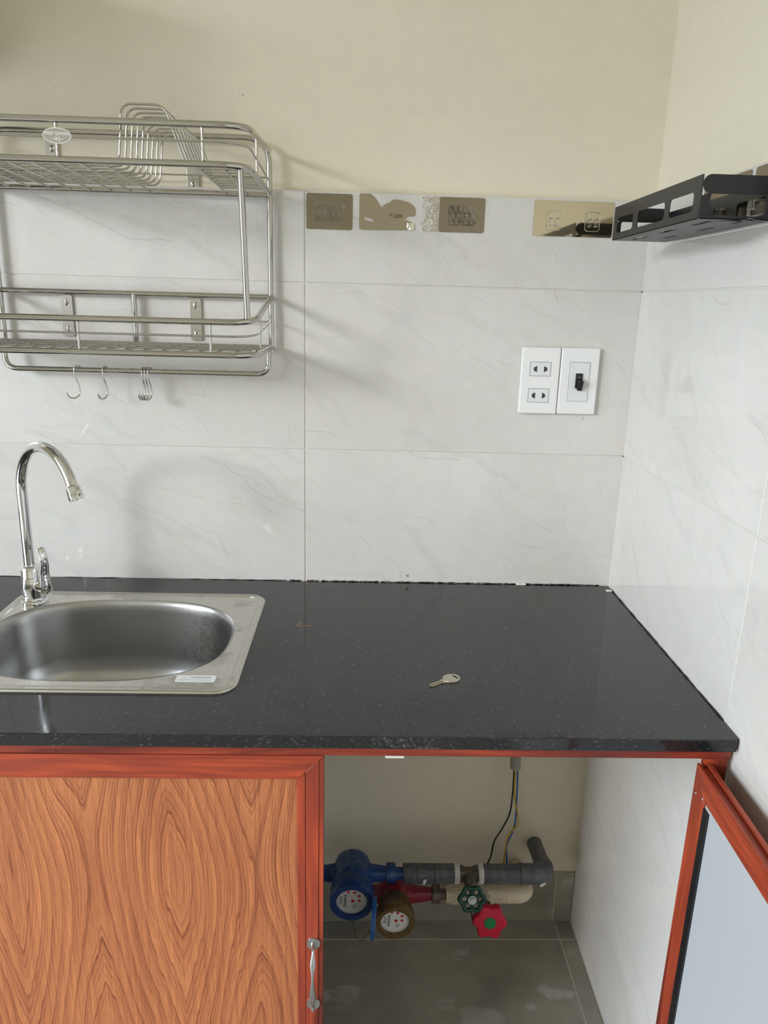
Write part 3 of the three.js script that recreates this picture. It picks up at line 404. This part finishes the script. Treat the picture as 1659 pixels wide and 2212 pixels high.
// ------------------------------------------------------------------ black wall shelf on the right wall
{
  const t = thing('wall_shelf', 'black metal wall shelf with slotted floor hung on the right wall', 'shelf', [-0.06, 1.46, 0.28]), Z0 = 0.117, Z1 = 0.44, X0 = -0.1, X1 = -0.012, Y0 = 1.459, Y1 = 1.509, th = 0.0012;
  const fp = rrect(Z0, Y0, Z1, Y1, 0.002); fp.holes.push(...[[0.134, 0.206], [0.226, 0.328], [0.345, 0.419]].map(([a, b]) => rrect(a, 1.469, b, 1.4915, 0.006, THREE.Path)));
  part(t, 'front_panel', local(extr(fp, th, 0.0003).rotateY(-Math.PI / 2).translate(X0 + th, 0, 0), t), blackPaint);
  const bp = rrect(Z0, 1.462, Z1, 1.504, 0.006); bp.holes.push(...[[0.135, 0.2], [0.222, 0.262], [0.282, 0.322], [0.35, 0.425]].map(([a, b]) => rrect(a, 1.468, b, 1.489, 0.004, THREE.Path))); part(t, 'back_panel', local(extr(bp, th, 0.0003).rotateY(-Math.PI / 2).translate(X1, 0, 0), t), blackPaint);
  const fl = rrect(X0, Z0, X1, Z1, 0.001), slot = (x, a, b) => fl.holes.push(rrect(x - 0.0042, a, x + 0.0042, b, 0.004, THREE.Path));
  for (const a of [0.148, 0.26, 0.369]) slot(-0.076, a, a + 0.052); for (const a of [0.182, 0.3, 0.402]) slot(-0.04, a, a + 0.05);
  part(t, 'shelf_floor', local(extr(fl, th, 0).rotateX(Math.PI / 2).translate(0, Y0 + th, 0), t), M({ color: rgb(62, 62, 64), roughness: 0.4 }));
  const endPanel = (z) => { const s = new THREE.Shape(), a = X0 + 0.001, b = X1, c = 1.4875; s.moveTo(a, Y0); s.lineTo(b, Y0); s.lineTo(b, Y1); s.lineTo(a + 0.011, Y1); s.absarc(a + 0.0105, Y1 - 0.0105, 0.0105, Math.PI / 2, Math.PI * 1.42); s.lineTo(a, 1.485); s.lineTo(a, Y0); s.holes.push(rrect(a + 0.011, 1.4635, b - 0.006, c, 0.003, THREE.Path)); return extr(s, th, 0.0003).translate(0, 0, z - th); };
  part(t, 'end_panel', local(endPanel(Z1), t), blackPaint); part(t, 'end_panel', local(endPanel(Z0 + th), t), blackPaint);
}
for (const [a, b, l] of [[0.215, 0.353, 'bronze adhesive plate on the right wall behind the middle of the black shelf'], [0.364, 0.502, 'bronze adhesive plate on the right wall by the near end of the black shelf']])
  stickPlate(l, a, 1.473, b, 1.531, bronze, [[-0.03, -0.0185], [0.03, -0.0185]], -Math.PI / 2, [-0.0003, 1.502, (a + b) / 2], 0.004, 0.013);

// ------------------------------------------------------------------ cabinet
function frameSide(w, h, side, o0, o1, z0, z1) {                              // one mitred side of a rectangular frame, between offsets o0..o1 from its edge
  const P = { left: [[o0, o0], [o1, o1], [o1, h - o1], [o0, h - o0]], right: [[w - o0, o0], [w - o0, h - o0], [w - o1, h - o1], [w - o1, o1]], top: [[o0, h - o0], [o1, h - o1], [w - o1, h - o1], [w - o0, h - o0]], bottom: [[o0, o0], [w - o0, o0], [w - o1, o1], [o1, o1]] }[side];
  return extr(poly(P), z1 - z0, 0.0004, 1, 1).translate(0, 0, z0);
}
function makeDoor(parent, w, h, handleX) {                                    // front towards +z, origin at the lower left corner of the back
  const d = sub(parent, 'door', [0, 0, 0]), F = 0.035;
  for (const s of ['left', 'right', 'top', 'bottom']) {
    const along = s === 'left' || s === 'right' ? 'y' : 'x'; let g = merge(frameSide(w, h, s, 0, F, 0, 0.003), frameSide(w, h, s, 0.005, F - 0.004, 0.003, 0.013), frameSide(w, h, s, 0, 0.0065, 0.013, 0.0178), frameSide(w, h, s, 0.0065, 0.0235, 0.013, 0.019), frameSide(w, h, s, 0.0243, F, 0.013, 0.0176));
    if (along === 'x') g = merge(frameSide(w, h, s, 0, F, 0, 0.003), frameSide(w, h, s, 0.005, F - 0.004, 0.003, 0.013), frameSide(w, h, s, 0, F, 0.013, 0.0186));
    part(d, along === 'y' ? 'stile' : 'rail', uvm(g, along, { left: 0.05, right: 0.185 - w, top: 0.26 - h, bottom: 0.13 }[s], 0.06), frameMat);
  }
  part(d, 'panel', uvm(rbox(w - 2 * F + 0.012, h - 2 * F + 0.012, 0.0035, 0.0002, w / 2, h / 2, 0.0136), 'y', 0, 0), panelMat);
  part(d, 'back_sheet', rbox(w - 2 * F + 0.006, h - 2 * F + 0.006, 0.002, 0.0002, w / 2, h / 2, 0.0035), M({ color: rgb(180, 184, 186), roughness: 0.45 }), 'plain pale grey inner face');
  const r1 = h * 0.0 + handleX[1], r2 = handleX[2], hx = handleX[0], hg = [];
  for (const y of [r1, r2]) hg.push(crease(lathe([[0, 0], [0.0097, 0], [0.0099, 0.001], [0.0094, 0.0024], [0.004, 0.0034], [0.003, 0.008], [0.0024, 0.0125], [0, 0.013]], 28)).rotateX(Math.PI / 2).translate(hx, y, 0.0187));
  const bar = []; for (let i = 0; i <= 40; i++) { const t = i / 40; bar.push(V(hx, mix(r1 - 0.004, r2 + 0.002, t), 0.0187 + 0.0065 + 0.0145 * Math.sin(Math.PI * t) ** 0.6)); }
  const lob = (t) => 0.0021 + 0.0021 * Math.exp(-(((t - 0.17) / 0.09) ** 2)) + 0.0026 * Math.exp(-(((t - 0.68) / 0.16) ** 2));
  hg.push(sweep(bar, (t) => [0.0026, lob(t)], 14));
  part(d, 'handle', merge(hg), satin, 'satin steel bow handle');
  return d;
}
{
  const t = thing('kitchen_cabinet', 'red brown wood grain base cabinet under the worktop, right door standing open', 'cabinet', [-0.55, 0, 0.5]), P = (n, g, along, l) => part(t, n, local(uvm(g, along, along === 'x' ? -0.7 : 0.08, 0), t), frameMat, l);
  P('top_rail', rbox(1.745, 0.0163, 0.03, 0.0006, -0.8765, 0.7942, 0.523), 'x'); P('side_post', rbox(0.0315, 0.71, 0.009, 0.0006, -0.0225, 0.4305, 0.5335), 'y'); P('middle_post', rbox(0.0165, 0.71, 0.03, 0.0006, -1.054, 0.4305, 0.523), 'y');
  P('side_post', rbox(0.034, 0.71, 0.03, 0.0006, -1.73, 0.4305, 0.523), 'y'); P('bottom_rail', rbox(1.745, 0.04, 0.03, 0.0006, -0.8765, 0.055, 0.523), 'x');
  part(t, 'catch', local(rbox(0.026, 0.0265, 0.014, 0.0015, -0.4445, 0.7732, 0.498), t), whitePlastic, 'small white magnetic catch');
  const ly = 0.0765, dh = 0.7085, dl = makeDoor(t, 0.505, dh, [0.492, 0.486 - ly, 0.379 - ly]); dl.position.set(-1.0435 + 0.55, ly, 0.5195 - 0.5);
  const d2 = makeDoor(t, 0.58, dh, [0.568, 0.486 - ly, 0.379 - ly]); d2.position.set(-1.645 + 0.55, ly, 0.5195 - 0.5);
  const dr = makeDoor(t, 0.5, dh - 0.005, [0.0125, 0.486 - ly, 0.379 - ly]), th = R(87.9), ux = Math.cos(th), uz = -Math.sin(th);
  dr.rotation.y = th; dr.position.set(-0.0475 - 0.5 * ux + 0.55, ly, 0.538 - 0.5 * uz - 0.5);
  part(dr, 'black_strip', rbox(0.014, dh - 0.09, 0.003, 0.0004, 0.5 - 0.035 - 0.0068, dh / 2 - 0.003, 0.0012), blackPlastic, 'black strip beside the inner stile');  // plain black strip along the hinge stile, inner face
  for (const [q, y] of [[0.5 - 0.008, dh - 0.045], [0.5 - 0.028, dh - 0.04]]) part(dr, 'screw', ball(0.0026, 1, 1, 0.4, q, y, -0.0002), chrome);
}
// ------------------------------------------------------------------ key on the worktop
{
  const t = thing('key', 'small steel door key lying on the black worktop', 'key', [-0.3585, CY, 0.394]);
  const bow = new THREE.Shape(); bow.absellipse(0, 0, 0.0135, 0.0122, 0, Math.PI * 2); bow.holes.push(rrect(0.0055, -0.0062, 0.0092, 0.0062, 0.0016, THREE.Path));
  const bl = poly([[-0.0115, 0.0052], [-0.0175, 0.0052], [-0.0175, 0.0035], [-0.039, 0.0035], [-0.0415, 0.0012], [-0.0415, -0.0012], [-0.039, -0.0032], [-0.019, -0.0032], [-0.019, -0.0055], [-0.0115, -0.0055]]);
  const g = [extr(bow, 0.0022, 0.0004, 20), extr(bl, 0.002, 0.0003, 4)].map((q) => q.rotateX(-Math.PI / 2).rotateY(R(35)));
  part(t, 'bow', g[0], M({ color: rgb(196, 190, 176), metalness: 1, roughness: 0.35 })); part(t, 'blade', g[1], M({ color: rgb(200, 190, 166), metalness: 1, roughness: 0.28 }));
  part(t, 'groove', rbox(0.024, 0.0003, 0.0016, 0.0001, -0.029, 0.0021, 0.0004).rotateY(R(35)), M({ color: rgb(110, 96, 70), metalness: 1, roughness: 0.5 }));
}
// ------------------------------------------------------------------ water pipes and meters inside the cabinet
const dial = (seed, pale) => canvasTex(256, 256, (c, w, h) => {
  const r = rng(seed); c.fillStyle = pale; c.fillRect(0, 0, w, h); c.save(); c.translate(128, 128); c.rotate(-Math.PI / 2 + 0.05);
  c.fillStyle = 'rgb(46,46,48)'; for (let i = 0; i < 6; i++) { c.fillRect(-62 + i * 21, -66, 14, 22); c.fillStyle = 'rgb(190,190,188)'; c.fillRect(-58 + i * 21, -62, 2 + r() * 5, 14); c.fillStyle = 'rgb(46,46,48)'; }
  for (let k = 0; k < 2; k++) for (let i = 0; i < 8; i++) c.fillRect(-38 + i * 10, -100 + k * 13, 7, 7);
  for (let k = 0; k < 3; k++) for (let i = 0; i < 7; i++) c.fillRect(-70 + i * 6, 10 + k * 12, 4, 5);
  c.fillStyle = 'rgb(205,30,40)'; for (const [x, y, q] of [[0, 8, 15], [6, 62, 13], [52, 58, 13], [84, 18, 13], [88, -34, 12]]) { c.beginPath(); c.arc(x, y, q, 0, 7); c.fill(); }
  c.strokeStyle = 'rgb(90,90,90)'; c.lineWidth = 2; c.beginPath(); c.arc(0, 0, 118, 0, 7); c.stroke(); c.restore();
});
function dialDisc(r, tex, z) { const g = new THREE.CylinderGeometry(r, r, 0.002, 40).rotateX(Math.PI / 2).translate(0, 0, z), p = g.attributes.position, uv = g.attributes.uv; for (let i = 0; i < uv.count; i++) uv.setXY(i, p.getX(i) / r / 2 + 0.5, p.getY(i) / r / 2 + 0.5); return [g, M({ map: tex, roughness: 0.35 })]; }
const zl = (pts, seg = 40) => crease(lathe(pts, seg).rotateX(Math.PI / 2), 0.7);          // lathe about z
const xl = (pts, seg = 32) => crease(lathe(pts.map(([r, x]) => [r, x]), seg).rotateZ(-Math.PI / 2), 0.7);   // lathe about x, second number is x
const hex = (r, l, x) => new THREE.CylinderGeometry(r, r, l, 6).rotateZ(-Math.PI / 2).translate(x, 0, 0);
const UY = 0.221, UZ = 0.105, LY = 0.165, LZ = 0.1;
{
  const m = thing('water_meter', 'blue iron water meter with its lid hanging open, nearest the closed door', 'water meter', [-0.5, UY, UZ]);
  part(m, 'body', uvm(merge(zl([[0, -0.042], [0.026, -0.04], [0.036, -0.028], [0.039, -0.01], [0.039, 0.02], [0.041, 0.024], [0.041, 0.03], [0.0385, 0.034], [0.0385, 0.05], [0, 0.05]]), xl([[0.0, 0.03], [0.02, 0.03], [0.0165, 0.05], [0.0145, 0.068], [0, 0.068]]), xl([[0.0, -0.068], [0.0145, -0.068], [0.0165, -0.05], [0.02, -0.03], [0, -0.03]]))), blueIron);
  part(m, 'register_ring', zl([[0.03, 0.075], [0.031, 0.08], [0.042, 0.08], [0.0436, 0.078], [0.0438, 0.052], [0.041, 0.046], [0, 0.046]]), M({ color: rgb(18, 54, 112), roughness: 0.45 }));
  const [dg, dm] = dialDisc(0.0305, dial(3, 'rgb(206,206,200)'), 0.0735); part(m, 'dial', dg, dm);
  for (const x of [0.079, -0.079]) part(m, 'union_nut', uvm(hex(0.0205, 0.019, x)), blueIron); part(m, 'nipple', merge(cyl(0.0125, 0.02, 0.098, 0, 0, 'x')), blueIron);
  const lid = part(m, 'lid', merge(cyl(0.037, 0.0055, 0, 0, 0.039, 'x', 36).rotateY(-0.1).translate(0.0465, 0.004, 0.082), rbox(0.009, 0.016, 0.012, 0.002, 0.0445, 0.004, 0.082)), bluePlastic, 'bright blue lid seen edge on');
  const m2 = thing('water_meter', 'red painted water meter with a brown ring and white dial', 'water meter', [-0.413, LY, LZ]);
  part(m2, 'body', uvm(merge(zl([[0, -0.038], [0.022, -0.036], [0.032, -0.024], [0.034, -0.006], [0.033, 0.012], [0.028, 0.026], [0, 0.026]]), xl([[0, 0.024], [0.021, 0.024], [0.0165, 0.05], [0.0125, 0.079], [0, 0.079]]), xl([[0, -0.079], [0.0125, -0.079], [0.0165, -0.05], [0.021, -0.024], [0, -0.024]]))), redIron);
  part(m2, 'brass_neck', uvm(zl([[0, 0.02], [0.03, 0.02], [0.031, 0.024], [0.031, 0.05], [0, 0.05]])), brass);
  part(m2, 'register_ring', uvm(zl([[0.0285, 0.071], [0.0295, 0.078], [0.0375, 0.078], [0.0392, 0.075], [0.0392, 0.052], [0.036, 0.046], [0, 0.046]])), brass);
  const [eg, em] = dialDisc(0.0288, dial(8, 'rgb(232,232,228)'), 0.0695); part(m2, 'dial', eg, em);
  const w = thing('seal_wire', 'thin rusty seal wire looped under the blue water meter', 'wire', [-0.48, 0.2, 0.19]);
  part(w, 'wire', local(sweep(new THREE.CatmullRomCurve3([V(-0.505, 0.186, 0.176), V(-0.497, 0.176, 0.19), V(-0.49, 0.16, 0.203), V(-0.482, 0.145, 0.2), V(-0.474, 0.154, 0.2), V(-0.463, 0.17, 0.2), V(-0.452, 0.19, 0.2)]).getPoints(50), 0.0007, 6), w), M({ color: rgb(70, 52, 36), roughness: 0.7 }));
}
{
  const p = thing('water_pipe', 'upper grey plastic water pipe ending in an elbow, with a green wheel valve', 'pipe', [-0.26, UY, UZ]), X = (x) => x + 0.26;
  part(p, 'coupling', uvm(merge(xl([[0, X(-0.396)], [0.0185, X(-0.396)], [0.0198, X(-0.394)], [0.0198, X(-0.333)], [0.0185, X(-0.332)], [0, X(-0.332)]]), cyl(0.0202, 0.004, X(-0.373), 0, 0, 'x', 32))), pvc);
  part(p, 'coupling', uvm(xl([[0, X(-0.331)], [0.0192, X(-0.331)], [0.0195, X(-0.329)], [0.0195, X(-0.291)], [0, X(-0.291)]])), pvc);
  for (const x of [-0.285, -0.2355]) part(p, 'thread_tape', xl([[0, X(x) - 0.0055], [0.0192, X(x) - 0.0055], [0.0205, X(x) - 0.003], [0.0205, X(x) + 0.003], [0.0192, X(x) + 0.0055], [0, X(x) + 0.0055]]), tape, 'white thread tape');
  part(p, 'valve_body', uvm(merge(xl([[0, X(-0.281)], [0.0165, X(-0.281)], [0.0165, X(-0.272)], [0.0135, X(-0.268)], [0.0135, X(-0.252)], [0.0165, X(-0.248)], [0.0165, X(-0.24)], [0, X(-0.24)]]), zl([[0, 0], [0.0135, 0.0], [0.0135, 0.016], [0.0115, 0.02], [0.0115, 0.034], [0.008, 0.04], [0.005, 0.044], [0.005, 0.074], [0, 0.074]], 24))), oldBrass, 'weathered brass valve body');
  part(p, 'pipe', uvm(xl([[0, X(-0.2305)], [0.0193, X(-0.2305)], [0.0193, X(-0.149)], [0, X(-0.149)]])), pvc);
  const el = [V(X(-0.152), 0, 0), V(X(-0.122), 0, 0)]; for (let i = 1; i <= 12; i++) { const a = R(90) * i / 12; el.push(V(X(-0.122) + 0.024 * Math.sin(a), -0.004 * i / 12, -0.024 * (1 - Math.cos(a)))); } el.push(V(X(-0.098), -0.008, -0.05), V(X(-0.096), -0.02, -0.115));
  part(p, 'elbow', uvm(merge(sweep(el, (t) => (t > 0.93 ? 0.0165 : 0.0205), 24), cyl(0.0215, 0.006, X(-0.15), 0, 0, 'x', 32))), pvc);
  part(p, 'glue_blot', merge(ball(0.007, 1.2, 0.6, 0.3, 0, 0, 0).rotateZ(0.7).rotateX(-0.5).translate(X(-0.107), -0.013, 0.0135), ball(0.006, 0.6, 1.4, 0.2, 0, 0, 0).rotateZ(-0.3).rotateX(-0.3).translate(X(-0.352), -0.001, 0.0195)), tape, 'white smears of glue');
  // green wheel
  const wheel = sub(p, 'handwheel', [-0.003, 0.004, 0.073]); wheel.rotation.x = R(-16);
  const rim = []; for (let i = 0; i < 72; i++) { const a = i / 72 * Math.PI * 2, q = 0.0225 + 0.0022 * Math.cos(6 * a); rim.push(V(Math.cos(a) * q, Math.sin(a) * q, 0)); }
  const sp = [sweep(rim, 0.0046, 10, true), zl([[0, -0.004], [0.0095, -0.004], [0.0105, 0.002], [0.009, 0.004], [0, 0.004]], 24)]; for (let i = 0; i < 6; i++) { const a = i / 6 * Math.PI * 2 + 0.5; sp.push(rbox(0.016, 0.006, 0.005, 0.0015, 0.014, 0, 0).rotateZ(a)); }
  part(wheel, 'wheel', merge(sp), greenPaint, 'dark green cast wheel'); part(wheel, 'nut', merge(zl([[0, 0.0038], [0.0085, 0.0038], [0.0085, 0.005], [0, 0.005]], 24), new THREE.CylinderGeometry(0.0052, 0.0052, 0.006, 6).rotateX(Math.PI / 2).translate(0, 0, 0.007)), satin);
}
{
  const p = thing('water_pipe', 'lower cream plastic water pipe with a red knob valve', 'pipe', [-0.225, LY, LZ]), X = (x) => x + 0.225;
  part(p, 'hex_nut', uvm(hex(0.0185, 0.017, X(-0.3245))), oldBrass); part(p, 'nipple', uvm(cyl(0.0105, 0.016, X(-0.309), 0, 0, 'x', 24)), oldBrass);
  const un = [xl([[0, X(-0.304)], [0.0165, X(-0.304)], [0.0165, X(-0.297)], [0.0178, X(-0.297)], [0.0182, X(-0.266)], [0, X(-0.266)]])]; for (let i = 0; i < 30; i++) { const a = i / 30 * Math.PI * 2; un.push(rbox(0.026, 0.0017, 0.0016, 0.0004, X(-0.281), 0.0186 * Math.cos(a), 0.0186 * Math.sin(a), 1)); }
  part(p, 'union', merge(un), ppr2, 'ribbed cream union');
  part(p, 'valve_body', uvm(merge(xl([[0, X(-0.266)], [0.0165, X(-0.266)], [0.018, X(-0.255)], [0.018, X(-0.195)], [0.0165, X(-0.185)], [0, X(-0.185)]]), zl([[0, 0], [0.0165, 0], [0.0165, 0.026], [0.0135, 0.03], [0, 0.03]], 28))), ppr);
  part(p, 'bonnet', uvm(zl([[0, 0.028], [0.0125, 0.028], [0.0125, 0.046], [0.006, 0.05], [0.006, 0.07], [0, 0.07]], 24)), oldBrass);
  const el = [V(X(-0.19), 0, 0), V(X(-0.155), 0, 0)]; for (let i = 1; i <= 12; i++) { const a = R(90) * i / 12; el.push(V(X(-0.155) + 0.021 * Math.sin(a), -0.003 * i / 12, -0.021 * (1 - Math.cos(a)))); } el.push(V(X(-0.134), -0.01, -0.05), V(X(-0.134), -0.024, -0.11));
  part(p, 'elbow', uvm(merge(sweep(el, 0.0178, 24), cyl(0.0185, 0.005, X(-0.176), 0, 0, 'x', 32))), ppr2);
  const kn = sub(p, 'knob', [0, 0.004, 0.066]); kn.rotation.x = R(-14); const s = new THREE.Shape(); for (let i = 0; i <= 96; i++) { const a = i / 96 * Math.PI * 2, q = 0.0315 + 0.0032 * Math.cos(6 * a + 0.5); i ? s.lineTo(Math.cos(a) * q, Math.sin(a) * q) : s.moveTo(Math.cos(a) * q, Math.sin(a) * q); }
  part(kn, 'grip', crease(extr(s, 0.02, 0.004, 1, 4), 0.7), redPlastic, 'six lobed red plastic knob'); part(kn, 'cap', zl([[0, 0.0195], [0.0118, 0.0195], [0.0118, 0.0205], [0.011, 0.0212], [0, 0.0212]], 32), greenPlastic, 'round green cap');
}
{
  const blk = M({ color: rgb(20, 20, 22), roughness: 0.5 });
  for (const [pts, l] of [[[V(-0.262, 0.23, 0.165), V(-0.262, 0.2, 0.172), V(-0.26, 0.178, 0.176), V(-0.257, 0.165, 0.178)], 'black cable tie tail hanging from the green wheel valve'], [[V(-0.2, 0.172, 0.16), V(-0.198, 0.168, 0.175), V(-0.197, 0.163, 0.184)], 'short black cable tie tail behind the red knob']]) { const t = thing('cable_tie', l, 'cable tie', pts[0].toArray()); part(t, 'strap', local(sweep(new THREE.CatmullRomCurve3(pts).getPoints(14), [0.0026, 0.0012], 6), t), blk); }
}
// conduit and wires
{
  const c = thing('conduit', 'grey corrugated conduit end hanging below the worktop inside the cabinet', 'conduit', [-0.164, 0.422, 0.035]), prof = [[0.0085, 0]]; for (let i = 0; i < 64; i++) prof.push([i % 2 ? 0.0112 : 0.009, 0.001 + i * 0.0027], [i % 2 ? 0.0112 : 0.009, 0.001 + i * 0.0027 + 0.0018]); prof.push([0.0085, 0.176]);
  const tube = lathe(prof, 24); tube.rotateZ(0.05); part(c, 'tube', tube, M({ color: rgb(172, 168, 156), roughness: 0.5, side: THREE.DoubleSide }));
  part(c, 'upper_run', wire([[-0.0085, 0.17, 0], [-0.012, 0.25, -0.005], [-0.02, 0.37, -0.02]], 0.0098, 0.05, 12), M({ color: rgb(172, 168, 156), roughness: 0.5 }));
  const run = (pts, col, l) => { const w = thing('electrical_wire', l, 'wire', pts[0]); part(w, 'insulation', local(sweep(new THREE.CatmullRomCurve3(pts.map((q) => V(...q))).getPoints(60), 0.0018, 8), w), M({ color: col, roughness: 0.4 })); };
  run([[-0.164, 0.45, 0.035], [-0.163, 0.42, 0.035], [-0.161, 0.36, 0.035], [-0.152, 0.315, 0.04], [-0.151, 0.295, 0.045], [-0.17, 0.27, 0.05], [-0.177, 0.235, 0.06], [-0.18, 0.2, 0.07]], rgb(196, 156, 40), 'yellow electrical wire coming down from the conduit');
  run([[-0.161, 0.45, 0.036], [-0.159, 0.42, 0.036], [-0.156, 0.36, 0.036], [-0.155, 0.31, 0.038], [-0.158, 0.28, 0.042], [-0.172, 0.245, 0.05], [-0.172, 0.215, 0.062], [-0.17, 0.195, 0.07]], rgb(38, 98, 172), 'blue electrical wire coming down from the conduit');
  run([[-0.167, 0.45, 0.034], [-0.166, 0.42, 0.034], [-0.165, 0.36, 0.034], [-0.168, 0.315, 0.036], [-0.182, 0.28, 0.04], [-0.198, 0.252, 0.045], [-0.205, 0.215, 0.05], [-0.215, 0.197, 0.055], [-0.235, 0.194, 0.066]], rgb(24, 26, 28), 'black electrical wire bending left to the grey pipe');
}

scene.traverse((o) => { if (o.isMesh) { o.castShadow = true; o.receiveShadow = true; } });
renderer.render(scene, camera);
